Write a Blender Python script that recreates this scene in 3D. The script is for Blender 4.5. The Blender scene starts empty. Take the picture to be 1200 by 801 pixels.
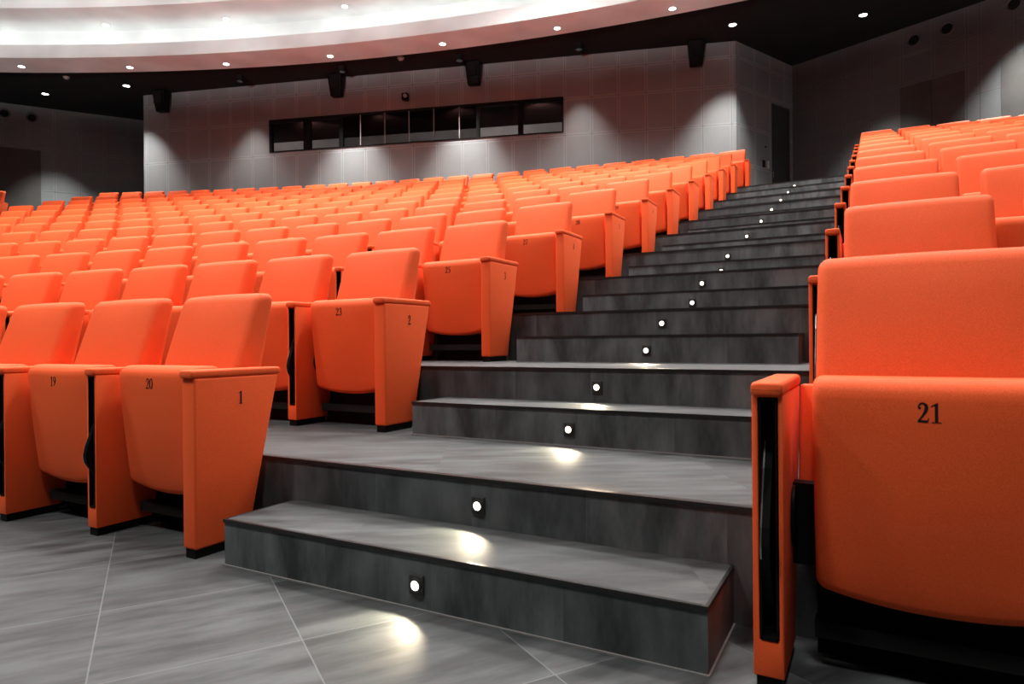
import bpy, bmesh, math, random
from mathutils import Matrix, Vector
random.seed(7)
S = 0.9                      # survey units to metres
C = bpy.context.scene.collection
sin, cos, pi = math.sin, math.cos, math.pi

# ------------------------------------------------------------------ survey
FPX, PITCH, YAW, ROLL, EYE = 775.24, -0.0015, 0.5005, -0.0088, 0.7967
RIS, Y1, PIT, TRD = 0.165, 1.5908, 1.0969, 0.3268
def yp(k): return Y1 + TRD + (k-2)*PIT        # front edge of tier k
def yb(k): return Y1 + (k-1)*PIT              # front edge of intermediate step k
def zp(k): return (2*k-2)*RIS
def zb(k): return (2*k-1)*RIS
def cam_axes():
    fw = Vector((-sin(YAW)*cos(PITCH), cos(YAW)*cos(PITCH), sin(PITCH)))
    rt = Vector((cos(YAW), sin(YAW), 0)); up = rt.cross(fw)
    r2 = cos(ROLL)*rt + sin(ROLL)*up; u2 = -sin(ROLL)*rt + cos(ROLL)*up
    return fw, r2, u2
FW, RT, UP = cam_axes()
def project(p):
    d = Vector(p) - Vector((0, 0, EYE)); z = d.dot(FW)
    if z < .05: return None
    return 600 + FPX*d.dot(RT)/z, 400.5 - FPX*d.dot(UP)/z

# ------------------------------------------------------------------ materials
def new_mat(name):
    m = bpy.data.materials.new(name); m.use_nodes = True
    nt = m.node_tree; b = nt.nodes['Principled BSDF']
    return m, nt, b
def node(nt, t, **kw):
    n = nt.nodes.new(t)
    for k, v in kw.items():
        if k in n.inputs: n.inputs[k].default_value = v
        else: setattr(n, k, v)
    return n
def math_(nt, op, a, b=None, clamp=False):
    n = nt.nodes.new('ShaderNodeMath'); n.operation = op; n.use_clamp = clamp
    for i, v in enumerate((a, b)):
        if v is None: continue
        if isinstance(v, (int, float)): n.inputs[i].default_value = v
        else: nt.links.new(v, n.inputs[i])
    return n.outputs[0]
def ramp(nt, fac, stops):
    n = nt.nodes.new('ShaderNodeValToRGB'); e = n.color_ramp.elements
    while len(e) < len(stops): e.new(.5)
    for el, (p, c) in zip(e, stops):
        el.position = p; el.color = (*c, 1) if len(c) == 3 else c
    nt.links.new(fac, n.inputs[0]); return n.outputs[0]
def mixc(nt, fac, a, b, mode='MIX'):
    n = nt.nodes.new('ShaderNodeMix'); n.data_type = 'RGBA'; n.blend_type = mode
    for i, v in ((0, fac), (6, a), (7, b)):
        if isinstance(v, (int, float)): n.inputs[i].default_value = v
        elif isinstance(v, tuple): n.inputs[i].default_value = (*v, 1)
        else: nt.links.new(v, n.inputs[i])
    return n.outputs[2]
def simple(name, col, rough=.5, spec=.5, metal=0, noise=0):
    m, nt, b = new_mat(name)
    b.inputs['Base Color'].default_value = (*col, 1); b.inputs['Roughness'].default_value = rough
    b.inputs['Specular IOR Level'].default_value = spec; b.inputs['Metallic'].default_value = metal
    if noise:
        tc = node(nt, 'ShaderNodeTexCoord'); n = node(nt, 'ShaderNodeTexNoise', Scale=noise)
        nt.links.new(tc.outputs['Object'], n.inputs['Vector'])
        c = ramp(nt, n.outputs[0], [(.3, tuple(x*.85 for x in col)), (.7, tuple(min(1, x*1.15) for x in col))])
        nt.links.new(c, b.inputs['Base Color'])
    return m
def emit(name, col, s):
    m, nt, b = new_mat(name)
    b.inputs['Base Color'].default_value = (.8, .8, .8, 1)
    b.inputs['Emission Color'].default_value = (*col, 1); b.inputs['Emission Strength'].default_value = s
    return m

def fabric():
    m, nt, b = new_mat('orange_fabric')
    tc = node(nt, 'ShaderNodeTexCoord')
    n1 = node(nt, 'ShaderNodeTexNoise', Scale=420.0, Detail=2.0)
    nt.links.new(tc.outputs['Object'], n1.inputs['Vector'])
    n2 = node(nt, 'ShaderNodeTexNoise', Scale=9.0, Detail=3.0)
    nt.links.new(tc.outputs['Object'], n2.inputs['Vector'])
    c = ramp(nt, n1.outputs[0], [(.35, (.80, .098, .021)), (.65, (.93, .128, .032))])
    c2 = mixc(nt, math_(nt, 'MULTIPLY', n2.outputs[0], .16), c, (.74, .080, .015))
    nt.links.new(c2, b.inputs['Base Color'])
    b.inputs['Roughness'].default_value = .66
    b.inputs['Specular IOR Level'].default_value = .22
    b.inputs['Sheen Weight'].default_value = .04; b.inputs['Sheen Roughness'].default_value = .45
    b.inputs['Sheen Tint'].default_value = (1, .55, .36, 1)
    bp = node(nt, 'ShaderNodeBump', Strength=.12, Distance=.001)
    nt.links.new(n1.outputs[0], bp.inputs['Height']); nt.links.new(bp.outputs[0], b.inputs['Normal'])
    return m
def slate(name, vertical, seams=None, light=(.17, .17, .172), dark=(.075, .076, .08), rough=.42, ang=0.0, tile=.45, off=(0, 0)):
    """grey stone-look tile, streaked; seams as thin pale joints"""
    m, nt, b = new_mat(name)
    tc = node(nt, 'ShaderNodeTexCoord')
    mp = node(nt, 'ShaderNodeMapping'); mp.inputs['Rotation'].default_value = (0, 0, -ang)
    mp.inputs['Location'].default_value = (off[0], off[1], 0)
    nt.links.new(tc.outputs['Object'], mp.inputs['Vector'])
    sx = node(nt, 'ShaderNodeSeparateXYZ'); nt.links.new(mp.outputs[0], sx.inputs[0])
    st = node(nt, 'ShaderNodeMapping')
    st.inputs['Scale'].default_value = (5, 5, 1.5) if vertical else (2.0, 9, 5)
    # each tile shifts the streaks so the grain breaks at the joints
    ix = math_(nt, 'FLOOR', math_(nt, 'DIVIDE', sx.outputs[0], tile))
    iy = math_(nt, 'FLOOR', math_(nt, 'DIVIDE', sx.outputs[1], tile))
    cid = math_(nt, 'ADD', math_(nt, 'MULTIPLY', ix, 3.17), 0.0 if vertical else math_(nt, 'MULTIPLY', iy, 7.31))
    cx = node(nt, 'ShaderNodeCombineXYZ'); nt.links.new(cid, cx.inputs[2 if not vertical else 1])
    va = node(nt, 'ShaderNodeVectorMath'); va.operation = 'ADD'
    nt.links.new(mp.outputs[0], st.inputs['Vector']); nt.links.new(st.outputs[0], va.inputs[0]); nt.links.new(cx.outputs[0], va.inputs[1])
    n = node(nt, 'ShaderNodeTexNoise', Scale=1.0, Detail=9.0, Roughness=.68)
    nt.links.new(va.outputs[0], n.inputs['Vector'])
    n2 = node(nt, 'ShaderNodeTexNoise', Scale=2.4, Detail=3.0); nt.links.new(va.outputs[0], n2.inputs['Vector'])
    f = math_(nt, 'ADD', math_(nt, 'MULTIPLY', n.outputs[0], .7), math_(nt, 'MULTIPLY', n2.outputs[0], .3))
    c = ramp(nt, f, [(.40, dark), (.62, light)])
    wn = node(nt, 'ShaderNodeTexWhiteNoise'); wn.noise_dimensions = '1D'; nt.links.new(cid, wn.inputs['W'])
    c = mixc(nt, math_(nt, 'MULTIPLY', wn.outputs['Value'], .45), c, dark)
    if seams:
        w = seams
        fx = math_(nt, 'PINGPONG', sx.outputs[0], tile/2); mask = math_(nt, 'LESS_THAN', fx, w)
        if not vertical:
            fy = math_(nt, 'PINGPONG', sx.outputs[1], tile/2)
            mask = math_(nt, 'MAXIMUM', mask, math_(nt, 'LESS_THAN', fy, w))
        jc = tuple(min(1, x*1.55) for x in light) if not vertical else tuple(x*.95 for x in light)
        c = mixc(nt, math_(nt, 'MULTIPLY', mask, .35 if vertical else .6), c, jc)
    nt.links.new(c, b.inputs['Base Color'])
    nt.links.new(ramp(nt, n.outputs[0], [(.3, (rough,)*3), (.7, (rough+.15,)*3)]), b.inputs['Roughness'])
    b.inputs['Specular IOR Level'].default_value = .4
    bp = node(nt, 'ShaderNodeBump', Strength=.15, Distance=.002)
    nt.links.new(n.outputs[0], bp.inputs['Height']); nt.links.new(bp.outputs[0], b.inputs['Normal'])
    return m
def panel_wall(name, col, w, rows, band=.035, u0=0.0, gain=1.25):
    """perforated wall panels: UV.x metres along, UV.y metres below the ceiling; rows = joint depths (survey units)"""
    m, nt, b = new_mat(name)
    uv = node(nt, 'ShaderNodeUVMap'); sx = node(nt, 'ShaderNodeSeparateXYZ'); nt.links.new(uv.outputs[0], sx.inputs[0])
    du = math_(nt, 'PINGPONG', math_(nt, 'ADD', sx.outputs[0], u0*S + 40*w*S), w*S/2)
    dm = du
    for rz in rows:
        dv = math_(nt, 'ABSOLUTE', math_(nt, 'SUBTRACT', sx.outputs[1], rz*S)); dm = math_(nt, 'MINIMUM', dm, dv)
    bandm = math_(nt, 'LESS_THAN', dm, band)
    line = math_(nt, 'LESS_THAN', dm, .006)
    perf = node(nt, 'ShaderNodeTexVoronoi', Scale=90.0); nt.links.new(uv.outputs[0], perf.inputs['Vector'])
    hole = math_(nt, 'LESS_THAN', perf.outputs['Distance'], .28)
    nz = node(nt, 'ShaderNodeTexNoise', Scale=.8); nt.links.new(uv.outputs[0], nz.inputs['Vector'])
    c = ramp(nt, nz.outputs[0], [(.3, tuple(x*.92 for x in col)), (.7, tuple(x*1.06 for x in col))])
    hm = math_(nt, 'MULTIPLY', hole, math_(nt, 'SUBTRACT', 1.0, bandm))
    c = mixc(nt, math_(nt, 'MULTIPLY', hm, .45), c, tuple(x*.45 for x in col))
    c = mixc(nt, math_(nt, 'MULTIPLY', bandm, .8), c, tuple(x*gain for x in col))
    c = mixc(nt, math_(nt, 'MULTIPLY', line, .75), c, tuple(x*.35 for x in col))
    nt.links.new(c, b.inputs['Base Color'])
    r = math_(nt, 'SUBTRACT', .62, math_(nt, 'MULTIPLY', bandm, .27)); nt.links.new(r, b.inputs['Roughness'])
    bp = node(nt, 'ShaderNodeBump', Strength=.4, Distance=.004)
    nt.links.new(math_(nt, 'SUBTRACT', 1.0, line), bp.inputs['Height']); nt.links.new(bp.outputs[0], b.inputs['Normal'])
    return m
def glass(name, tint):
    m, nt, b = new_mat(name)
    b.inputs['Base Color'].default_value = (*tint, 1); b.inputs['Roughness'].default_value = .02
    b.inputs['Transmission Weight'].default_value = 1.0; b.inputs['IOR'].default_value = 1.06
    return m

M = {}
M['fabric'] = fabric()
M['black'] = simple('black_plastic', (.004, .004, .004), .5, .12)
M['blackm'] = simple('black_matte', (.008, .008, .008), .8, .2)
M['ink'] = simple('black_print', (.01, .008, .008), .7, .2)
M['metal'] = simple('brushed_metal', (.45, .45, .45), .35, .5, 1)
M['floor'] = slate('floor_tile', False, .0017, (.098, .109, .115), (.024, .028, .030), .56, math.radians(57.2), .442, (.13, .12))
M['tread'] = slate('tread_tile', False, None, (.094, .104, .109), (.021, .024, .026), .58, math.radians(30), .9, (.2, .3))
M['riser'] = slate('riser_tile', True, .0011, (.140, .160, .167), (.027, .032, .034), .5, 0, .38, (.33, 0))
M['nosing'] = simple('black_nosing', (.012, .012, .012), .4, .4)
M['grout'] = simple('pale_grout', (.20, .20, .20), .8, .2)
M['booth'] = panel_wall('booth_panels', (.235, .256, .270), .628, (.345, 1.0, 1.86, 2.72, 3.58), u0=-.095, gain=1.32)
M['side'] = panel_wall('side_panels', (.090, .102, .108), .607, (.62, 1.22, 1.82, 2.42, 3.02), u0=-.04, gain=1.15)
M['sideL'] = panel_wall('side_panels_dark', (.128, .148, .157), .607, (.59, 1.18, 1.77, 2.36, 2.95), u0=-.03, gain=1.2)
M['recess'] = simple('dark_wall_panel', (.055, .056, .056), .6, .3, 0, 3.0)
M['dceil'] = simple('black_ceiling_paint', (.010, .0125, .013), .9, .15, 0, 2.0)
M['white'] = simple('white_plaster', (.745, .785, .795), .8, .2, 0, 1.0)
M['door'] = simple('dark_door', (.05, .052, .058), .5, .4, 0, 2.0)
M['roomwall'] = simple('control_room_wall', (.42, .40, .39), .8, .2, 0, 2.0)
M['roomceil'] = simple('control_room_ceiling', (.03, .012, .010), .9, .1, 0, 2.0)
M['glass'] = glass('window_glass', (.75, .72, .72))
M['tint'] = glass('tinted_glass', (.28, .27, .27))
M['joint'] = simple('glass_joint', (.35, .33, .33), .3, .5)
M['lens'] = emit('lamp_lens', (1, .95, .88), 14)
M['steplens'] = emit('step_light_lens', (1, .90, .70), 4.5)
M['cove'] = emit('cove_light', (1, .97, .90), 5)
M['switch'] = simple('white_plastic', (.75, .75, .75), .4)
M['hous'] = simple('charcoal_plastic', (.034, .035, .036), .5, .3)
M['detector2'] = simple('dark_grey_plastic', (.11, .11, .11), .5, .3)
M['detector'] = simple('grey_plastic', (.35, .33, .32), .5)

# ------------------------------------------------------------------ mesh helpers
class MB:
    def __init__(s): s.v = []; s.f = []; s.m = []; s.uv = {}
    def vert(s, p): s.v.append(tuple(p)); return len(s.v)-1
    def face(s, idx, m=0, uv=None):
        if uv: s.uv[len(s.f)] = uv
        s.f.append(tuple(idx)); s.m.append(m)
    def box(s, x0, x1, y0, y1, z0, z1, m=0, fn=None):
        fn = fn or (lambda p: p); b = len(s.v)
        for z in (z0, z1):
            for x, y in ((x0, y0), (x1, y0), (x1, y1), (x0, y1)): s.v.append(tuple(fn((x, y, z))))
        for q in ((3, 2, 1, 0), (4, 5, 6, 7), (0, 1, 5, 4), (1, 2, 6, 5), (2, 3, 7, 6), (3, 0, 4, 7)):
            s.face([b+i for i in q], m)
    def loft(s, rings, caps=True, m=0, closed=True):
        n = len(rings[0]); base = len(s.v)
        for r in rings: s.v.extend(tuple(p) for p in r)
        for i in range(len(rings)-1):
            for j in range(n if closed else n-1):
                a = base+i*n+j; b_ = base+i*n+(j+1) % n
                s.face((a, b_, b_+n, a+n), m)
        if caps:
            s.face([base+j for j in reversed(range(n))], m); s.face([base+(len(rings)-1)*n+j for j in range(n)], m)
    def lathe(s, prof, n=24, m=0, fn=None):
        fn = fn or (lambda p: p)
        rings = [[fn((r*cos(2*pi*j/n), r*sin(2*pi*j/n), z)) for j in range(n)] for r, z in prof]
        s.loft(rings, True, m)
    def bevel(s, w, seg=2):
        bm = bmesh.new(); vs = [bm.verts.new(v) for v in s.v]
        for f, mi in zip(s.f, s.m):
            ff = bm.faces.new([vs[i] for i in f]); ff.material_index = mi
        bmesh.ops.remove_doubles(bm, verts=bm.verts, dist=1e-5)
        bmesh.ops.recalc_face_normals(bm, faces=bm.faces)
        es = [e for e in bm.edges if len(e.link_faces) == 2 and e.calc_face_angle(0) > .6]
        bmesh.ops.bevel(bm, geom=es, offset=w, segments=seg, affect='EDGES', profile=.5, clamp_overlap=True)
        bm.verts.index_update()
        s.v = [tuple(v.co) for v in bm.verts]; s.f = [tuple(v.index for v in f.verts) for f in bm.faces]
        s.m = [f.material_index for f in bm.faces]; bm.free(); return s
def mesh(mb, mats, smooth=None, recalc=True, name='m'):
    me = bpy.data.meshes.new(name)
    me.from_pydata([(x*S, y*S, z*S) for x, y, z in mb.v], [], mb.f)
    for mm in (mats if isinstance(mats, (list, tuple)) else [mats]): me.materials.append(mm)
    for p, mi in zip(me.polygons, mb.m): p.material_index = mi
    if mb.uv:
        ul = me.uv_layers.new(name='UVMap')
        for i, p in enumerate(me.polygons):
            if i in mb.uv:
                for li, u in zip(p.loop_indices, mb.uv[i]): ul.data[li].uv = u
    if recalc:
        bm = bmesh.new(); bm.from_mesh(me); bmesh.ops.recalc_face_normals(bm, faces=bm.faces); bm.to_mesh(me); bm.free()
    if smooth:
        for p in me.polygons: p.use_smooth = True
        me.set_sharp_from_angle(angle=smooth)
    me.update(); return me
def obj(name, mb, mats, parent=None, smooth=None, recalc=True):
    o = bpy.data.objects.new(name, mesh(mb, mats, smooth, recalc, name)); C.objects.link(o)
    if parent: o.parent = parent
    return o
def struct(name, mb, mats, parent=None, smooth=None):
    o = obj(name, mb, mats, parent, smooth)
    if not parent: o['kind'] = 'structure'
    return o
def thing(name, label, cat, loc, rz=0, group=None):
    o = bpy.data.objects.new(name, None); C.objects.link(o); o.empty_display_size = .1
    o.location = Vector(loc)*S; o.rotation_euler = (0, 0, rz); o['label'] = label; o['category'] = cat
    if group: o['group'] = group
    return o
def pad(hw, er, y0, y1, zb_, zt_, radii, fn, nx=9, seg=4):
    """upholstered pad across x: rounded profile in y-z that shrinks towards both ends"""
    xs = []
    for k in range(seg+1):
        t = pi/2*(1-k/seg); xs.append((-(hw-er)-er*sin(t), er*(1-cos(t))))
    for k in range(1, nx): xs.append((-(hw-er)+2*(hw-er)*k/nx, 0))
    for k in range(seg+1):
        t = pi/2*k/seg; xs.append(((hw-er)+er*sin(t), er*(1-cos(t))))
    rings = []
    for x, d in xs:
        a0, a1, b0, b1 = y0+d, y1-d, zb_(x)+d, zt_(x)-d
        ring = []
        for (cy, cz, sy, sz, r, t0) in ((a0, b0, 1, 1, radii[0], pi), (a1, b0, -1, 1, radii[1], 1.5*pi), (a1, b1, -1, -1, radii[2], 0), (a0, b1, 1, -1, radii[3], .5*pi)):
            rr = min(max(r-d*.6, .004), (a1-a0)*.49, (b1-b0)*.49)
            for k in range(5):
                t = t0 + pi/2*k/4
                ring.append((x, cy+sy*rr+rr*cos(t), cz+sz*rr+rr*sin(t)))
        p, q = Vector(ring[-1]), Vector(ring[0])          # the long front face gets its own rows so that it can bulge
        ring += [tuple(p.lerp(q, k/9)) for k in range(1, 9)]
        rings.append([fn(v) for v in ring])
    mb = MB(); mb.loft(rings); return mb

# ------------------------------------------------------------------ numerals (serif, built from strokes)
def stroke(mb, pts, fn, n=6):
    P = [Vector((p[0], p[1])) for p in pts]; Wd = [p[2] for p in pts]; Q = []; R = []
    for i in range(len(P)-1):
        p0, p1, p2, p3 = P[max(i-1, 0)], P[i], P[i+1], P[min(i+2, len(P)-1)]
        for k in range(n + (i == len(P)-2)):
            t = k/n
            Q.append(.5*((2*p1)+(p2-p0)*t+(2*p0-5*p1+4*p2-p3)*t*t+(3*p1-p0-3*p2+p3)*t**3)); R.append((Wd[i]+(Wd[i+1]-Wd[i])*t)*1.15)
    L = []
    for i in range(len(Q)):
        d = (Q[min(i+1, len(Q)-1)]-Q[max(i-1, 0)]).normalized(); nrm = Vector((-d.y, d.x))
        a = Q[i]+nrm*R[i]; b = Q[i]-nrm*R[i]; L.append((mb.vert(fn(a)), mb.vert(fn(b))))
    for (a, b), (c, d) in zip(L, L[1:]): mb.face((a, b, d, c))
def poly(mb, pts, fn): mb.face([mb.vert(fn(Vector(p))) for p in pts])
def disc(mb, x, y, r, fn): poly(mb, [(x+r*cos(t*pi/6), y+r*sin(t*pi/6)) for t in range(12)], fn)
def digit(mb, ch, fn):
    s = lambda *p: stroke(mb, p, fn)
    if ch == '1':
        poly(mb, [(.22, .02), (.36, .02), (.36, 1), (.30, 1), (.22, .93)], fn); poly(mb, [(.08, 0), (.5, 0), (.5, .04), (.08, .04)], fn)
        poly(mb, [(.05, .80), (.22, .86), (.30, 1), (.05, .84)], fn)
    elif ch == '2':
        disc(mb, .12, .74, .07, fn); s((.07, .76, .02), (.12, .90, .03), (.26, .97, .04), (.40, .87, .065), (.41, .66, .07), (.28, .38, .04), (.06, .06, .03))
        poly(mb, [(.03, 0), (.48, 0), (.54, .24), (.50, .24), (.46, .12), (.08, .12)], fn)
    elif ch == '0':
        s(*[(.27+.2*cos(a), .5+.47*sin(a), .028+.05*abs(cos(a))) for a in [2*pi*k/12 for k in range(13)]])
    elif ch == '3':
        disc(mb, .11, .78, .06, fn); s((.08, .82, .02), (.16, .94, .03), (.30, .95, .05), (.38, .80, .065), (.32, .60, .04), (.18, .53, .02))
        s((.18, .53, .02), (.36, .48, .05), (.42, .28, .07), (.32, .07, .05), (.16, .03, .03), (.06, .10, .03)); disc(mb, .09, .14, .06, fn)
    elif ch == '4':
        poly(mb, [(.30, 0), (.42, 0), (.42, 1), (.30, 1)], fn); poly(mb, [(.02, .24), (.52, .24), (.52, .33), (.02, .33)], fn)
        poly(mb, [(.02, .33), (.08, .33), (.36, 1), (.31, 1)], fn)
    elif ch == '5':
        poly(mb, [(.14, .86), (.46, .86), (.49, .98), (.14, .98)], fn); poly(mb, [(.09, .54), (.14, .54), (.18, .98), (.13, .98)], fn)
        s((.10, .55, .02), (.28, .60, .05), (.42, .44, .07), (.40, .18, .07), (.24, .04, .045), (.08, .06, .03)); disc(mb, .09, .11, .06, fn)
    elif ch == '6':
        s((.46, .95, .02), (.26, .82, .04), (.12, .52, .065), (.12, .22, .075), (.27, .04, .03), (.42, .18, .065), (.42, .42, .065), (.28, .56, .03), (.13, .44, .03))
    elif ch == '7':
        poly(mb, [(.04, .72), (.08, .72), (.12, .86), (.50, .86), (.50, .98), (.07, .98)], fn); s((.47, .93, .03), (.34, .62, .045), (.24, .3, .06), (.21, 0, .075))
    elif ch == '8':
        s(*[(.27+.16*cos(a), .75+.20*sin(a), .03+.035*abs(cos(a))) for a in [2*pi*k/10 for k in range(11)]])
        s(*[(.27+.19*cos(a), .27+.24*sin(a), .03+.045*abs(cos(a))) for a in [2*pi*k/10 for k in range(11)]])
    elif ch == '9':
        g = lambda p: fn(Vector((.54-p[0], 1-p[1]))); digit(mb, '6', g)
def number_mesh(txt, h, fn):
    """fn maps (across, up) survey offsets from the middle of the number to a point"""
    mb = MB(); adv = .56; w = adv*len(txt)
    for i, ch in enumerate(txt):
        digit(mb, ch, lambda p, i=i: fn(((p[0]+i*adv-w/2)*h, (p[1]-.5)*h)))
    return mb

# ------------------------------------------------------------------ theatre seat (local: x across, y back, z up; y=0 at the side panels' front edge)
PW = .033                                  # half thickness of a side panel
YREF = .468 
HP = .3033                                 # half pitch
TZ = .7
def cush_zb(x): return .180 + .036*(abs(x)/.26)**2.2
CF0, CF1 = .070, .205
def cush_lean(p):
    x, y, z = p; t = (TZ-z)/.5
    return (x*(1-.012*t), y + .05*t - .020*sin(pi*min(max(t, 0), 1))*(1-(x/.27)**2)*(1 if y < .14 else 0), z)
def cushion_mesh(): return pad(.248, .020, CF0, CF1, cush_zb, lambda x: .708, (.024, .03, .03, .048), cush_lean, 14)
def back_fn(p):
    x, y, z = p; t = (z-.30)/.715
    y2 = y + .384 - .345*(1.015-max(z, .55)); z2 = z
    if y < .04: y2 -= .012*sin(pi*min(max((z-.6)/.4, 0), 1))*(1-(x/.26)**2)
    return (x, y2, z2)
def back_mesh(): return pad(.254, .028, .0, .098, lambda x: .30, lambda x: 1.016 - .004*(x/.26)**2, (.02, .02, .035, .036), back_fn, 10, 6)
def side_panel_mesh(cx, slot):
    hw = PW if slot else PW+.004; mb = MB(); x0, x1 = cx-hw, cx+hw; zt, z0 = .669, .034
    fr = lambda z: 0.0
    rear = lambda z: .238 + (.392-.238)*(z-z0)/(zt-z0)
    v = {}
    if not slot:
        mb.box(x0, x1, 0, 1, z0, zt, 0, lambda p: (p[0], rear(p[2]) if p[1] > .5 else 0, p[2]))
        return mb.bevel(.009, 3)
    sx0, sx1, s0, s1 = x0+.013, x1-.010, .115, zt-.004
    V = mb.vert
    A = [V((x0, 0, z0)), V((x1, 0, z0)), V((x1, 0, zt)), V((x0, 0, zt))]
    H = [V((sx0, 0, s0)), V((sx1, 0, s0)), V((sx1, 0, s1)), V((sx0, 0, s1))]
    G = [V((sx0, .12, s0)), V((sx1, .12, s0)), V((sx1, .12, s1)), V((sx0, .12, s1))]
    B = [V((x0, rear(z0), z0)), V((x1, rear(z0), z0)), V((x1, rear(zt), zt)), V((x0, rear(zt), zt))]
    for i in range(4):
        j = (i+1) % 4
        mb.face((A[i], A[j], H[j], H[i])); mb.face((H[i], H[j], G[j], G[i])); mb.face((A[j], A[i], B[i], B[j]))
    mb.face(G); mb.face(tuple(reversed(B)))
    return mb.bevel(.0035, 2)
def liner_mesh(cx):
    mb = MB(); x0, x1 = cx-PW+.0155, cx+PW-.0125; s0, s1 = .1175, .6625
    mb.box(x0, x0+.004, -.002, .112, s0, s1); mb.box(x1-.004, x1, -.002, .112, s0, s1)
    mb.box(x0, x1, .108, .112, s0, s1); mb.box(x0, x1, -.002, .112, s0, s0+.006); mb.box(x0, x1, -.002, .112, s1-.006, s1)
    mb.box(x0+.004, x1-.004, .04, .108, s0+.006, s0+.012)
    return mb
def tablet_mesh(cx, edge=False):
    prof = [(.060, .56), (.030, .50), (.004, .435), (-.018, .375), (-.027, .335), (-.022, .305), (-.004, .275), (.014, .235), (.028, .19), (.05, .15)]
    mb = MB(); x0, x1 = (cx-.012, cx+.006) if not edge else (cx-.0135, cx-.0105)
    if not edge:
        a = [(x0, y, z) for y, z in prof]+[(x0, .10, .15), (x0, .10, .56)]
        b = [(x1, y, z) for y, z in prof]+[(x1, .10, .15), (x1, .10, .56)]
        mb.loft([a, b])
    else:
        q = prof[:6]
        a = [(x0, y-.002, z) for y, z in q]+[(x0, y+.003, z) for y, z in reversed(q)]
        b = [(x1, y-.002, z) for y, z in q]+[(x1, y+.003, z) for y, z in reversed(q)]
        mb.loft([a, b])
    return mb
def armrest_mesh(cx):
    mb = MB(); hw = .0345+(.0035 if cx > .3 else 0); rings = []
    for y, d in ((-.010, .011), (-.0085, .005), (-.004, .0012), (.004, 0), (.10, 0), (.20, 0), (.30, 0), (.386, 0), (.395, .0012), (.401, .005), (.403, .011)):
        z0, z1, r = .668+d*.4, .699-d*.7, .010; w = hw-d*.4
        ring = []
        for (px, pz, sx, sz, t0) in ((-w, z0, 1, 1, pi), (w, z0, -1, 1, 1.5*pi), (w, z1, -1, -1, 0), (-w, z1, 1, -1, .5*pi)):
            for k in range(5):
                t = t0+pi/2*k/4; ring.append((cx+px+sx*r+r*cos(t), y, pz+sz*r+r*sin(t)))
        rings.append(ring)
    mb.loft(rings); return mb
def plinth_mesh(cx):
    mb = MB(); mb.box(cx-.027, cx+.027, .006, .228, 0, .035); return mb
def hinge_mesh(cx, sgn):
    mb = MB(); xa = cx; prof = [(.0, 0), (.05, 0), (.055, .003), (.055, .010), (.05, .012), (.0, .012)]
    mb.lathe([(max(r, .0005), z) for r, z in prof], 20, 0, lambda p: (xa+sgn*p[2]*.8, .178+p[0]*.9, .36+p[1]*1.4))
    xb = sgn*-.236; mb.box(min(xa, xb), max(xa, xb), .19, .235, .24, .44)
    return mb
def dark_base_mesh():
    mb = MB(); mb.box(-.252, .252, .262, .285, 0, .39); mb.box(-.252, .252, .17, .215, .075, .115); return mb  # black base plate and bar; the black also stands in for under-seat shade
def shell_mesh(cx):
    mb = MB(); mb.box(cx+PW+.0015, .249, 0, .03, .40, .672, 0, lambda p: (p[0], p[1]+.315+.25*(p[2]-.40), p[2])); return mb.bevel(.008, 2)
def cush_number_fn(txt_x):
    def fn(q):
        x = txt_x+q[0]; z = .637+q[1]
        t = (TZ-z)/.5
        y = CF0 + .05*t - .020*sin(pi*min(max(t, 0), 1))*(1-(x/.27)**2)
        return (x*(1-.012*t), y-.0007, z)
    return fn
ME = {}
def me(key, make, mats, smooth=None):
    if key not in ME: ME[key] = mesh(make(), mats, smooth, True, key)
    return ME[key]
AS = math.radians(50)
def part(name, data, parent):
    o = bpy.data.objects.new(name, data); C.objects.link(o); o.parent = parent; return o
def side_panel(t, cx, slot, detail, num=None):
    key = ('slot' if slot else 'plain')+str(cx)
    p = part('side_panel', me('panel'+key, lambda: side_panel_mesh(cx, slot), M['fabric'], AS), t)
    part('armrest', me('arm'+key, lambda: armrest_mesh(cx), M['fabric'], AS), p)
    part('plinth', me('pl'+key, lambda: plinth_mesh(cx), M['black']), p)
    if slot:
        part('slot_liner', me('lin'+key, lambda: liner_mesh(cx), M['black']), p)
        if detail:
            part('writing_tablet', me('tab'+key, lambda: tablet_mesh(cx), M['black']), p)
            e = part('tablet_edge', me('tabe'+key, lambda: tablet_mesh(cx, True), M['metal']), p); e['label'] = 'thin grey metal edge of the tablet'
    if num:
        xf = cx+PW+.004+.0012
        o = part('row_number', mesh(number_mesh(num, .050, lambda q: (xf, .203+q[0], .585+q[1])), M['ink'], None, False), p)
        o['label'] = 'black printed row number '+num
    return p
def build_seat(t, detail, seatno=None, end=False, rowno=None, cx=-.311):
    part('backrest', me('back', back_mesh, M['fabric'], AS), t)
    part('back_shell', me('shell%s' % cx, lambda: shell_mesh(cx), M['fabric'], AS), t)
    c = part('seat_cushion', me('cush', cushion_mesh, M['fabric'], AS), t)
    if seatno:
        o = part('seat_number', mesh(number_mesh(seatno, .042, cush_number_fn(-.019)), M['ink'], None, False), c)
        o['label'] = 'black printed seat number '+seatno
    side_panel(t, cx, True, detail)
    if end: side_panel(t, .324, False, detail, rowno)
    if detail:
        part('hinge', me('hl%s' % cx, lambda: hinge_mesh(cx+PW+.001, 1), M['black'], AS), t)
        part('hinge', me('hr', lambda: hinge_mesh(.2505, -1), M['black'], AS), t)
    part('dark_base_panel', me('sup', dark_base_mesh, M['blackm']), t)
def copy_tree(o, parent=None):
    c = o.copy(); C.objects.link(c)
    if parent: c.parent = parent
    for ch in o.children: copy_tree(ch, c)
    return c

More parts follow.
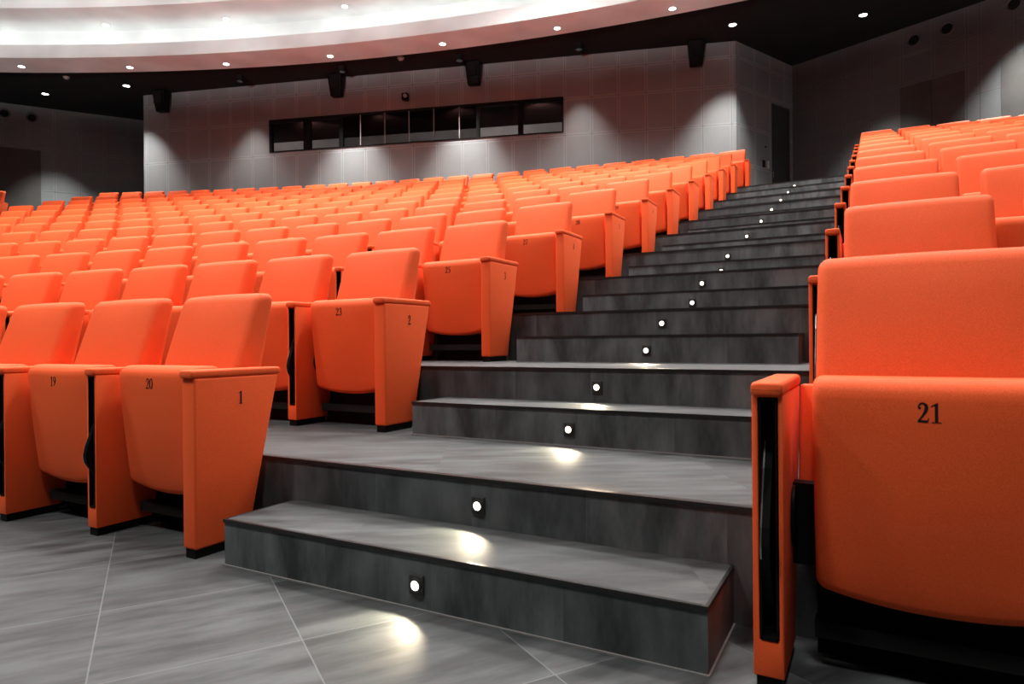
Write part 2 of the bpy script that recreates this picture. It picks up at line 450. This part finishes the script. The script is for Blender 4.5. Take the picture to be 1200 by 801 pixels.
X0L = [-2.2955, -2.3289, -2.332, -2.3149, -2.2763, -2.2686, -2.2893, -2.2909, -2.3073, -2.322, -2.3258, -2.2548]
WL = [.6185, .6085, .6065, .6065] + [.6065]*8
def left_pt(k, s):
    th = .066+.0049*(k-1); K = .0374-.0015*(k-1); s0 = s
    lx = -sin(K*s)/K; ly = -(1-cos(K*s))/K
    return X0L[k-1]+cos(th)*lx-sin(th)*ly, yp(k)+1.2218+.0007*(k-1)+.0001*(k-1)**2+sin(th)*lx+cos(th)*ly, K*s+th-.073
def right_pt(k, s):
    th = .0135+.0118*(k-1); K = .02
    lx = sin(K*s)/K; ly = -(1-cos(K*s))/K
    return -.103-.006*(k-1)-.0002*(k-1)**2+cos(th)*lx-sin(th)*ly, yp(k)+1.2294+sin(th)*lx+cos(th)*ly, .25*th-K*s
ORD = ['first', 'second', 'third', 'fourth', 'fifth', 'sixth', 'seventh', 'eighth', 'ninth', 'tenth', 'eleventh', 'twelfth', 'thirteenth', 'fourteenth', 'fifteenth', 'sixteenth', 'seventeenth', 'eighteenth', 'nineteenth', 'twentieth', 'twenty-first', 'twenty-second', 'twenty-third', 'twenty-fourth', 'twenty-fifth', 'twenty-sixth']
ROWN = ['front', 'second', 'third', 'fourth', 'fifth', 'sixth', 'seventh', 'eighth', 'ninth', 'tenth', 'eleventh', 'back']
LIM = {9: 22, 10: 62, 11: 98, 12: 127}
SEATNO = {(1, 0): '20', (1, 1): '19', (2, 0): '23', (3, 0): '25', (4, 0): '27', (5, 0): '28', (6, 0): '29'}
protos = {}
def place(kind, loc, rz, label, group):
    if kind not in protos:
        t = thing('theatre_seat', label, 'seat', loc, rz, group)
        build_seat(t, kind[0], None, kind[1], None, kind[2]); protos[kind] = t; return t
    t = copy_tree(protos[kind]); t.location = Vector(loc)*S; t.rotation_euler = (0, 0, rz); t['label'] = label; t['group'] = group
    return t
nseats = 0
for k in range(1, 13):
    for i in range(26):
        x, y, a = left_pt(k, i*WL[k-1])
        if i == 0: x += {2: .022, 3: .005, 4: .028}.get(k, 0)
        ox, oy = x-(.2585*cos(a)-YREF*sin(a)), y-(.2585*sin(a)+YREF*cos(a))
        uv = project((x, y, zp(k)+1.01))
        if uv is None or uv[0] < LIM.get(k, -12): break
        grp = 'orange seats in the %s row left of the aisle steps' % ROWN[k-1]
        no = SEATNO.get((k, i)); rowno = str(k) if (i == 0 and k <= 6) else None
        if i == 0:
            lab = 'orange aisle-end seat %sin the %s row, left of the aisle steps' % ('numbered %s ' % no if no else '', ROWN[k-1])
        else:
            lab = 'orange seat%s, %s from the aisle steps in the %s row, left side' % (' numbered '+no if no else '', ORD[i], ROWN[k-1])
        det = k <= 5
        if no or rowno:
            t = thing('theatre_seat', lab, 'seat', (ox, oy, zp(k)), a, grp); build_seat(t, det, no, i == 0, rowno)
        else: place((det, i == 0, -.311), (ox, oy, zp(k)), a, lab, grp)
        nseats += 1
    nr = {1: 1, 2: 2, 3: 2, 4: 3, 5: 3, 6: 3, 7: 4, 8: 4, 9: 4, 10: 5, 11: 5, 12: 5}[k]
    for i in range(nr):
        x, y, a = right_pt(k, i*.6065)
        if k == 1: x -= .034; a = 0
        ox, oy = x-(-.2585*cos(a)-YREF*sin(a)), y-(-.2585*sin(a)+YREF*cos(a))
        grp = 'orange seats in the %s row right of the aisle steps' % ROWN[k-1]
        if k == 1: lab = 'orange seat numbered 21 close to the camera, right of the aisle steps'
        elif i == 0: lab = 'orange aisle-end seat in the %s row, right of the aisle steps' % ROWN[k-1]
        else: lab = 'orange seat, %s from the aisle steps in the %s row, right side' % (ORD[i], ROWN[k-1])
        if k == 1:
            t = thing('theatre_seat', lab, 'seat', (ox, oy, zp(k)), a, grp); build_seat(t, True, '21', False, None, -.334)
        else: place((k <= 5, False, -.33 if i == 0 else -.311), (ox, oy, zp(k)), a, lab, grp)
        nseats += 1
# one end seat of the block beyond the far left aisle
t = thing('theatre_seat', 'dim orange end seat beyond the far left aisle, below the dark side wall', 'seat', (-19.0, 7.93, zp(12)), .50, 'orange seats beyond the left aisle')
build_seat(t, False, None, True)

# ------------------------------------------------------------------ floor, tiers, aisle steps
mb = MB(); mb.box(-27, 12, -6, yp(2)+.2, -.2, 0); struct('floor', mb, M['floor'])
def front_line(k):
    L = []
    for s in [20, 17, 14.5, 12, 10, 8, 6.5, 5, 4, 3, 2, 1.2, .5]:
        x, y, a = left_pt(k, s); L.append((x, y-1.2218-.0007*(k-1)-.0001*(k-1)**2))
    # bring the line straight on to the aisle's own edge
    L.append((-2.30, yp(k))); L.append((-1.2, yp(k))); L.append((-.1, yp(k)))
    for s in [.8, 1.8, 3, 4.5, 6.5, 9]:
        x, y, a = right_pt(k, s); L.append((x, y-1.2294))
    return L
for k in range(2, 13):
    F = front_line(k); z, zl = zp(k), zp(k-1)
    if k < 12: Bk = [(x, y+.03) for x, y in front_line(k+1)]
    else: Bk = [(x*1.05-.2, y+5.5) for x, y in F]
    mb = MB(); n = len(F); zl -= .02
    a = [mb.vert((x, y, z)) for x, y in F]; b = [mb.vert((x, y, z)) for x, y in Bk]
    c = [mb.vert((x, y, zl)) for x, y in F]; d = [mb.vert((x, y, zl)) for x, y in Bk]
    for i in range(n-1):
        mb.face((a[i], a[i+1], b[i+1], b[i]), 0); mb.face((c[i], c[i+1], a[i+1], a[i]), 1)
        mb.face((b[i], b[i+1], d[i+1], d[i]), 1); mb.face((d[i], d[i+1], c[i+1], c[i]), 1)
    mb.face((a[0], b[0], d[0], c[0]), 1); mb.face((a[-1], b[-1], d[-1], c[-1]), 1)
    tier = struct('floor', mb, [M['tread'], M['riser']])
    nb = MB(); NX = F[9:18]
    rings = [[(x, y+.02, z+.0015), (x, y-.006, z+.0015), (x, y-.006, z-.012), (x, y+.02, z-.012)] for x, y in NX]
    nb.loft(rings); o = obj('nosing', nb, M['nosing'], tier); o['label'] = 'black edging along the tier front'
XL = [-2.0573+.0109*(k-1) for k in range(1, 12)]
XR = [-.349]*11
for k in range(1, 12):
    x0, x1 = XL[k-1], XR[k-1]; y0, y1 = yb(k), yp(k+1)-.001; z0, z1 = zp(k), zb(k)
    lab = 'dark tiled aisle step, %s from the bottom of the stairs' % ('lowest' if k == 1 else ORD[k-1]+' half-height step')
    if k == 1: lab = 'lowest dark tiled aisle step, standing on the grey floor'
    t = thing('aisle_step', lab, 'step', ((x0+x1)/2, y0, z0), 0, 'half-height steps in the aisle')
    hx = (x1-x0)/2; dy = y1-y0; h = z1-z0
    b_ = MB(); b_.box(-hx, hx, 0, dy, 0, h-.011); obj('riser', b_, M['riser'], t)
    b_ = MB(); b_.box(-hx+.006, hx-.006, .007, dy, h-.011, h); obj('tread', b_, M['tread'], t)
    b_ = MB(); b_.box(-hx-.002, hx+.002, -.005, .007, h-.0115, h+.001); b_.box(-hx-.002, -hx+.006, .007, dy, h-.0115, h+.001); b_.box(hx-.006, hx+.002, .007, dy, h-.0115, h+.001)
    o = obj('nosing', b_, M['nosing'], t); o['label'] = 'black edging of the tread'
    b_ = MB(); b_.box(-hx-.004, hx+.004, -.006, 0, -.0005, .004); b_.box(hx, hx+.006, 0, dy, -.0005, .004); o = obj('grout_line', b_, M['grout'], t); o['label'] = 'pale grout at the foot of the riser'

XP = {2: -1.183, 3: -1.179, 4: -1.169, 5: -1.164, 6: -1.175, 7: -1.181, 8: -1.188, 9: -1.206, 10: -1.214, 11: -1.226, 12: -1.232}
XB = {1: -1.199, 2: -1.185, 3: -1.171, 4: -1.162, 5: -1.169, 6: -1.175, 7: -1.18, 8: -1.19, 9: -1.2, 10: -1.21, 11: -1.22}
def spot(name, loc, aim, watts, size, blend, rad, col=(1, 1, 1)):
    l = bpy.data.lights.new(name, 'SPOT'); l.energy = watts; l.spot_size = size; l.spot_blend = blend; l.shadow_soft_size = rad; l.color = col
    o = bpy.data.objects.new(name, l); C.objects.link(o); o.location = Vector(loc)*S
    o.rotation_euler = (Vector(aim)).to_track_quat('-Z', 'Y').to_euler(); return o
hs = MB(); hs.box(-.026, .026, -.004, .004, -.030, .030); hs = hs.bevel(.003, 2)
lensb = MB(); lensb.lathe([(.0005, -.0065), (.0105, -.0062), (.0145, -.0045), (.0145, .0)], 20, 0, lambda p: (p[0], p[2], p[1]))
rim = MB(); rim.lathe([(.015, 0), (.015, -.006), (.021, -.006), (.022, 0)], 20, 0, lambda p: (p[0], p[2], p[1]))
ME['sl_h'] = mesh(hs, M['hous']); ME['sl_l'] = mesh(lensb, M['steplens'], AS); ME['sl_r'] = mesh(rim, M['hous'], AS)
seq = []
for k in range(1, 12): seq += [(XB[k], yb(k), zp(k), k), (XP[k+1], yp(k+1), zb(k), k)]
for n, (x, y, z0, k) in enumerate(seq):
    lab = 'small square step light, %s riser up the aisle' % (['lowest']+ORD[1:])[n]
    t = thing('step_light', lab, 'step light', (x, y-.004, z0+.074), 0, 'recessed step lights in the aisle risers')
    hh = part('housing', ME['sl_h'], t); part('bezel', ME['sl_r'], hh).location = (0, -.004*S, 0); part('lens', ME['sl_l'], t).location = (0, -.004*S, 0)
    sl = spot('step_lamp', (x, y-.022, z0+.074), (-.06, -.27, -.17), 7.0, math.radians(62), .8, .010, (1, .86, .60)); sl.scale = (2.6, 1, 1)

# ------------------------------------------------------------------ walls
ZC = 7.5
class Wall:
    def __init__(s, A, B):
        s.A, s.B = Vector((*A, 0)), Vector((*B, 0)); s.d = (s.B-s.A); s.L = s.d.length; s.d.normalize(); s.n = Vector((s.d.y, -s.d.x, 0))   # n faces the hall
    def p(s, u, z, off=0): q = s.A+s.d*u+s.n*off; return (q.x, q.y, z)
    def ang(s): return math.atan2(s.d.y, s.d.x)
def wall_piece(mb, W, u0, u1, z0, z1, th=.12):
    P = [W.p(u0, z0), W.p(u1, z0), W.p(u1, z1), W.p(u0, z1), W.p(u0, z0, -th), W.p(u1, z0, -th), W.p(u1, z1, -th), W.p(u0, z1, -th)]
    i = [mb.vert(q) for q in P]; uv = [(u0*S, (ZC-z0)*S), (u1*S, (ZC-z0)*S), (u1*S, (ZC-z1)*S), (u0*S, (ZC-z1)*S)]
    mb.face((i[0], i[1], i[2], i[3]), 0, uv)
    for f, q in (((5, 4, 7, 6), uv), ((4, 0, 3, 7), uv), ((1, 5, 6, 2), uv), ((3, 2, 6, 7), uv), ((4, 5, 1, 0), uv)): mb.face([i[j] for j in f], 0, q)
BW = Wall((-17.24, 10.92), (-2.68, 15.51)); CW = Wall((-2.68, 15.51), (-1.72, 17.64))
RW = Wall((-1.72, 17.64), (1.87, 16.2)); RW2 = Wall((1.87, 16.2), (9.5, 12.4))
LR = Wall((-18.6, 13.4), (-17.24, 10.92)); LW = Wall((-21.11, 9.27), (-18.6, 12.951)); LW2 = Wall((-25.5, .5), (-21.11, 9.27))
WU0, WU1, WZ0, WZ1 = 3.72, 11.37, 5.715, 6.56
Z0 = zp(12)-.0
def wobj(name, W, pieces, mat):
    mb = MB()
    for q in pieces: wall_piece(mb, W, *q)
    o = obj(name, mb, M[mat], None, None, False); o['kind'] = 'structure'; return o
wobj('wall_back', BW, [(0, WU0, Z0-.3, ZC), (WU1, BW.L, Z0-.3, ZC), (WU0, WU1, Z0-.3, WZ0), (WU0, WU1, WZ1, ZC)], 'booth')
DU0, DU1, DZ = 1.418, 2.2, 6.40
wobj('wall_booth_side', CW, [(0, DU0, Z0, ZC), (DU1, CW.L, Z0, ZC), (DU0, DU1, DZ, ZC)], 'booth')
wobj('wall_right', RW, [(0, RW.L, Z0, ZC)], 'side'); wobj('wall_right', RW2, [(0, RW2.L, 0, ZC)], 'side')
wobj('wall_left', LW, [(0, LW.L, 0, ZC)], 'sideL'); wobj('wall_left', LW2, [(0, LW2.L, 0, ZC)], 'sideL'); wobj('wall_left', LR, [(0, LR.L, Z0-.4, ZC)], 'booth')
def slab(W, u0, u1, z0, z1, o0, o1, mb=None):
    mb = mb or MB(); b = len(mb.v)
    for z in (z0, z1):
        for u, o in ((u0, o0), (u1, o0), (u1, o1), (u0, o1)): mb.v.append(W.p(u, z, o))
    for q in ((3, 2, 1, 0), (4, 5, 6, 7), (0, 1, 5, 4), (1, 2, 6, 5), (2, 3, 7, 6), (3, 0, 4, 7)): mb.face([b+i for i in q])
    return mb
# door in the return of the booth
d_ = slab(CW, DU0+.03, DU1-.03, Z0, DZ-.03, -.09, -.05); door = struct('door_1', d_, M['door'])
f_ = slab(CW, DU0, DU0+.03, Z0, DZ, -.12, .006); slab(CW, DU1-.03, DU1, Z0, DZ, -.12, .006, f_); slab(CW, DU0, DU1, DZ-.03, DZ, -.12, .006, f_); obj('door_frame', f_, M['door'], door)
f_ = slab(CW, DU0+.08, DU0+.11, Z0+1.02, Z0+1.16, -.05, -.02); obj('door_handle', f_, M['metal'], door)
# large dark panels set on the side walls
m_ = slab(RW, 2.44, 3.04, Z0, 6.22, 0, .012); struct('trim_1', m_, M['recess'])
m_ = slab(RW, 3.05, 3.645, Z0, 6.22, 0, .012); struct('trim_2', m_, M['recess'])
m_ = slab(RW2, .40, 1.6, Z0, 6.26, 0, .012); struct('trim_3', m_, M['recess'])
m_ = slab(LW, -.2, .92, Z0-.5, 6.28, 0, .012); struct('trim_4', m_, M['recess'])
# control-room window
win = MB(); fo = (-.12, .012)
slab(BW, WU0, WU1, WZ1-.045, WZ1, *fo, win); slab(BW, WU0, WU1, WZ0, WZ0+.03, *fo, win)
slab(BW, WU0, WU0+.06, WZ0+.03, WZ1-.045, *fo, win); slab(BW, WU1-.04, WU1, WZ0+.03, WZ1-.045, *fo, win)
window = struct('window_1', win, M['black'])
mu = MB()
for a, b in ((4.68, 4.87), (5.66, 5.76), (9.24, 9.31), (10.27, 10.39)): slab(BW, a, b, WZ0+.03, WZ1-.045, -.10, .006, mu)
for a, b in ((WU0+.06, 5.66), (9.31, WU1-.04)): slab(BW, a, b, WZ1-.085, WZ1-.045, -.10, .004, mu)
obj('mullion', mu, M['black'], window)
for a, b in ((WU0+.06, 4.68), (4.87, 5.66), (9.31, 10.27), (10.39, WU1-.04)):
    obj('pane', slab(BW, a, b, WZ0+.03, WZ1-.085, -.05, -.042), M['glass'], window)
js = [5.76, 6.236, 6.883, 7.521, 8.161, 8.812, 9.24]
for a, b in zip(js, js[1:]): obj('pane', slab(BW, a+.006, b-.006, WZ0+.03, WZ1-.045, -.02, -.012), M['tint'], window)
jm = MB()
for j in js[1:-1]: slab(BW, j-.008, j+.008, WZ0+.03, WZ1-.045, -.022, -.006, jm)
obj('glass_joint', jm, M['joint'], window)
# control room behind it
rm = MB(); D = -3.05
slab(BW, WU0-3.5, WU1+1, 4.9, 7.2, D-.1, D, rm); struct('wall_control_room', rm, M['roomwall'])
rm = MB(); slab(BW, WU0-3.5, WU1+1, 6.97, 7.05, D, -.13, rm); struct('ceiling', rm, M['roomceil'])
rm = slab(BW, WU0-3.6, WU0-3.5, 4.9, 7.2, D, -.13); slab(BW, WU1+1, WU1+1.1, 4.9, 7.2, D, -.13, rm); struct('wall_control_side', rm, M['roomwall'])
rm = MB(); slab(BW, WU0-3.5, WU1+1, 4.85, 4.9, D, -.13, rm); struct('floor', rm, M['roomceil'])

# ------------------------------------------------------------------ ceilings
RC = Vector((.769, -22.616)); RO, RI = 36.287, 35.443
A0, A1 = math.radians(50), math.radians(142)
def arc(r, n=90, a0=A0, a1=A1): return [(RC.x+r*cos(a0+(a1-a0)*i/n), RC.y+r*sin(a0+(a1-a0)*i/n)) for i in range(n+1)]
def ring_solid(prof):
    mb = MB(); rings = []
    n = 90
    for i in range(n+1):
        a = A0+(A1-A0)*i/n; rings.append([(RC.x+r*cos(a), RC.y+r*sin(a), z) for r, z in prof])
    mb.loft(rings); return mb
CT = 8.22
RS = 7.4
struct('ceiling', ring_solid([(RI, RS), (RO, RS), (RO, CT+.9), (RO-.06, CT+.9), (RO-.06, RS+.12), (RI+.03, RS+.12), (RI+.03, 7.70), (RI, 7.70)]), M['white'], None, math.radians(30))
R2, R3 = RI+.45, 34.80
struct('ceiling', ring_solid([(R2, RS+.13), (R2, CT), (R3, CT), (R3, CT+.55), (26, CT+.55), (26, CT+.62), (R3+.07, CT+.62), (R3+.07, CT+.07), (R2+.05, CT+.07), (R2+.05, RS+.13)]), M['white'], None, math.radians(30))
struct('ceiling', ring_solid([(RO+.005, ZC), (RO+9, ZC), (RO+9, ZC+.1), (RO+.005, ZC+.1)]), M['dceil'])
tag_arc = ring_solid([(RI+.034, RS+.14), (RI+.055, RS+.14), (RI+.055, RS+.22), (RI+.034, RS+.22)])
o = obj('cove_light', tag_arc, M['cove']); o['label'] = 'continuous light strip hidden in the white ceiling cove'; o['category'] = 'light strip'
mb = MB(); mb.box(-30, 20, -14, 4.2, CT+.56, CT+.7); struct('ceiling', mb, M['white'])

# recessed downlights
trim = MB(); trim.lathe([(.068, 0), (.068, -.006), (.084, -.006), (.087, 0)], 28)
dl = MB(); dl.lathe([(.0005, -.003), (.067, -.003), (.067, .0)], 28)
ME['dt'] = mesh(trim, M['detector'], AS); ME['dlk'] = mesh(trim, M['black'], AS); ME['dl'] = mesh(dl, M['lens'])
def downlight(x, y, z, lab, grp, dark, watts, ang, aim=(0, 0, -1), blend=.6, sc=1.0):
    t = thing('downlight', lab, 'downlight', (x, y, z), 0, grp); t.scale = (sc, sc, sc)
    part('trim_ring', ME['dlk' if dark else 'dt'], t); part('lens', ME['dl'], t)
    if watts: spot('downlight_lamp', (x, y, z-.03), aim, watts, math.radians(ang), blend, .05, (1, .95, .88))
sof = [(-17.684, 8.214), (-15.532, 9.509), (-13.388, 10.516), (-10.952, 11.411), (-8.355, 12.181), (-5.828, 12.771), (-3.48, 13.158)]
nm = ['above the far left seats', 'second from the left end', 'third from the left end', 'fourth from the left end', 'fifth from the left end', 'sixth from the left end', 'nearest the aisle steps']
for (x, y), l_ in zip(sof, nm): downlight(x, y, RS, 'small bright downlight in the white ring soffit, '+l_, 'downlights in the white ring soffit', False, 26, 110)
for (x, y), l_ in zip([(-15.619, 9.007), (-12.956, 10.188), (-10.208, 11.096)], ['leftmost', 'middle', 'rightmost']):
    downlight(x, y, CT, 'small downlight in the cream ceiling above the glowing cove, %s of three' % l_, 'downlights above the cove', False, 20, 110)
def at_wall(u, off): q = BW.p(u, 0, off); return q[0], q[1]
BL = [(-16.965, 10.292, 'bright downlight in the black ceiling near the left corner of the booth wall'),
      (-2.597, 14.684, 'bright downlight in the black ceiling near the right corner of the booth wall'),
      (-.147, 15.592, 'bright downlight in the black ceiling by the right side wall'),
      (-19.366, 9.555, 'bright downlight in the black ceiling by the left side wall')]
for x, y, l_ in BL: downlight(x, y, ZC, l_, 'downlights in the black ceiling', True, {-16.965: 820, -2.597: 1050, -.147: 1500}.get(x, 2100), 74, (0, 0, -1), 1.0, 1.1)
tub = MB(); n_ = 28
tub.loft([[(r*cos(2*pi*q/n_), r*sin(2*pi*q/n_), z) for q in range(n_)] for r, z in ((.085, 0), (.085, -.14), (.070, -.14), (.070, -.015))], False)
ME['tube'] = mesh(tub, M['blackm'], AS)
dl2 = MB(); dl2.lathe([(.0005, -.016), (.069, -.016), (.069, -.010)], 28); ME['dl2'] = mesh(dl2, M['lens'])
for u, l_ in zip((3.3, 6.05, 9.0, 11.8), ('left of the dark window', 'over the left part of the dark window', 'over the right part of the dark window', 'right of the dark window')):
    x, y = at_wall(u, .62)
    t = thing('tube_downlight', 'black tube downlight on the black ceiling, '+l_, 'downlight', (x, y, ZC), 0, 'black tube downlights above the booth wall')
    part('tube', ME['tube'], t); part('lens', ME['dl2'], t)
    spot('downlight_lamp', (x, y, ZC-.145), (0, 0, -1), 1250 if u > 5 and u < 10 else 330, math.radians(66), 1.0, .05, (1, .95, .88))
x, y, _ = RW2.p(.9, 0, .75); downlight(x, y, ZC, 'downlight in the black ceiling above the right seats, nearest the right wall', 'downlights in the black ceiling', True, {-16.965: 820, -2.597: 1050, -.147: 1500}.get(x, 2100), 74, (0, 0, -1), 1.0, 1.1)
# smoke detectors
for x, y, l_ in ((-17.674, 9.211, 'round grey smoke detector on the black ceiling at far left'), (-9.746, 12.469, 'round pale smoke detector on the black ceiling above the window')):
    t = thing('smoke_detector', l_, 'smoke detector', (x, y, ZC))
    b_ = MB(); b_.lathe([(.075, 0), (.08, -.012), (.07, -.03)], 24); obj('base', b_, M['detector'], t, AS)
    b_ = MB(); b_.lathe([(.055, -.03), (.05, -.055), (.02, -.065), (.0005, -.066)], 24); obj('cap', b_, M['detector'], t, AS)
# loudspeakers under the black ceiling
SPL = ['above the left corner of the booth wall', 'above the left part of the dark window', 'above the right part of the dark window', 'near the right corner of the booth wall']
for u, l_ in zip((.706, 5.69, 9.228, 14.391), SPL):
    q = BW.p(u, 0, .02); t = thing('loudspeaker', 'black wall loudspeaker '+l_, 'loudspeaker', (q[0], q[1], 7.0), BW.ang()-.0, 'black loudspeakers on the booth wall')
    b_ = MB()
    def fn(p):
        x, y, z = p; k = (z+.02)/.52; w = .14+.045*k; return (x*w, -.07 - .26*(1 if y < .5 else .0) + (.09*(1-k) if y < .5 else 0) + .02, z-.03)
    b_.box(-1, 1, 0, 1, -.02, .50, 0, fn); b_ = b_.bevel(.018, 3); cab = obj('cabinet', b_, M['black'], t, AS)
    b_ = MB(); b_.box(-.115, .115, -.325, -.312, .12, .44); b_ = b_.bevel(.006, 2); obj('grille', b_, M['blackm'], cab)
    b_ = MB(); b_.box(-.03, .03, -.16, -.01, .44, .49); b_.box(-.06, .06, -.02, .0, .2, .49); obj('bracket', b_, M['black'], t)
# small camera above the window
q = BW.p(7.48, 0, .0); t = thing('security_camera', 'small black camera on the booth wall just above the dark window', 'camera', (q[0], q[1], 6.70), BW.ang())
b_ = MB(); b_.box(-.08, .08, -.20, -.06, .03, .20); b_ = b_.bevel(.02, 3); obj('body', b_, M['black'], t, AS)
b_ = MB(); b_.lathe([(.045, 0), (.045, .05), (.03, .055), (.0005, .05)], 18, 0, lambda p: (p[0]+.03, -.195-p[2], p[1]+.11)); o = obj('lens', b_, M['metal'], t, AS); o['label'] = 'glinting lens'
b_ = MB(); b_.box(-.03, .03, -.07, 0, .08, .14); b_.box(-.05, .05, -.012, 0, .05, .18); obj('bracket', b_, M['black'], t)
# round air nozzles high on the side walls
for W, u, z, l_ in ((RW, 2.716, 7.17, 'left one of the pair above the dark panels on right wall'), (RW, 3.34, 7.19, 'right one of the pair above the dark panels on right wall'), (RW2, .62, 7.22, 'at the top edge of the right wall'),
                    (LW, .10, 7.21, 'outer one of the pair on the left side wall'), (LW, .72, 7.18, 'inner one of the pair on the left side wall')):
    q = W.p(u, z, .0); t = thing('air_nozzle', 'round dark air nozzle, '+l_, 'air vent', q, W.ang(), 'round air nozzles high on the side walls')
    rot = lambda p: (p[0], -p[2], p[1])
    b_ = MB(); b_.lathe([(.13, .0), (.14, .02), (.125, .035), (.105, .02), (.10, .003)], 28, 0, rot); obj('ring', b_, M['detector2'], t, AS)
    b_ = MB(); b_.lathe([(.10, .002), (.10, .006), (.055, .03), (.045, .012), (.0005, .008)], 24, 0, rot); obj('jet_core', b_, M['blackm'], t, AS)
# plates beside the door
for u, z, w, h, mt, l_ in ((1.07, 4.90, .05, .085, 'black', 'small black wall plate on the booth side wall, left of the white switch'), (1.25, 4.91, .035, .085, 'switch', 'small white light switch on the booth side wall beside the dark door'), (1.15, 5.31, .03, .02, 'black', 'tiny black sensor on the booth side wall above the light switch')):
    q = CW.p(u, z, 0); t = thing('light_switch' if mt == 'switch' else 'wall_plate', l_, 'switch' if mt == 'switch' else 'wall plate', q, CW.ang())
    b_ = MB(); b_.box(-w, w, -.014, 0, -h, h); b_ = b_.bevel(.005, 2); pl = obj('plate', b_, M[mt], t)
    b_ = MB(); b_.box(-w*.4, w*.4, -.022, -.013, -h*.4, h*.4); obj('rocker', b_, M[mt], t)

# ------------------------------------------------------------------ hall lighting beyond the frame: rows of ceiling downlights
def area(loc, size, watts, col=(1, .96, .91)):
    l = bpy.data.lights.new('hall_downlight', 'AREA'); l.shape = 'DISK'; l.size = size; l.energy = watts; l.color = col; l.spread = math.radians(125)
    o = bpy.data.objects.new('hall_downlight', l); C.objects.link(o); o.location = Vector(loc)*S
for x, y, e in ((-13, 4.5, 225), (-8.5, 7, 245), (-4.2, 8.5, 235), (-.5, 9, 200), (4.5, 8, 150), (-9.5, 2, 190), (-5.5, 4.5, 185), (-1, 5, 180), (3.5, 4.8, 110), (-7.5, -1.5, 190), (-3.8, -2.6, 165), (.6, -1.6, 110), (-3, 2.5, 60), (-11.5, 8.2, 95), (-5.5, 10.8, 95), (.5, 11.4, 80)):
    area((x, y, CT+.5), .9, e)
for u in (1.8, 4.0, 6.2, 8.4, 10.6):
    spot('control_room_fill', BW.p(u, 6.85, -1.2), -BW.n+Vector((0, 0, -.35)), 42, math.radians(120), .5, .08, (1, .93, .9))  # unseen spots added to brighten the back wall behind the window
# unseen spots added on the stage side to brighten the ceiling ring
for a in range(28, 51):
    a = math.radians(a*2.5); tgt = Vector((RC.x+RI*cos(a), RC.y+RI*sin(a), 8.42)); src = Vector((RC.x+(RI-15)*cos(a), RC.y+(RI-15)*sin(a), 4.2))
    spot('ceiling_fill', src, tgt-src, 3100, math.radians(15), 1.0, .12, (1, .95, .92))

w = bpy.data.worlds.new('World'); bpy.context.scene.world = w; w.use_nodes = True
w.node_tree.nodes['Background'].inputs[0].default_value = (1, .95, .9, 1); w.node_tree.nodes['Background'].inputs[1].default_value = .022

# ------------------------------------------------------------------ camera
cd = bpy.data.cameras.new('camera'); cam = bpy.data.objects.new('camera', cd); C.objects.link(cam)
cd.sensor_fit = 'HORIZONTAL'; cd.sensor_width = 36; cd.lens = 36*FPX/1200; cd.clip_start = .05; cd.clip_end = 200
R = Matrix((RT, UP, -FW)).transposed().to_4x4(); cam.matrix_world = Matrix.Translation(Vector((0, 0, EYE))*S) @ R
cd.dof.use_dof = True; cd.dof.focus_distance = 3.2; cd.dof.aperture_fstop = 7.0
sc = bpy.context.scene; sc.camera = cam
sc.view_settings.view_transform = 'Standard'; sc.view_settings.look = 'None'; sc.view_settings.gamma = 1; sc.view_settings.use_curve_mapping = False
sc.view_settings.exposure = 0.0
sc.cycles.use_denoising = True
sc.cycles.max_bounces = 8; sc.cycles.diffuse_bounces = 4; sc.cycles.sample_clamp_indirect = 4
print('seats', nseats)
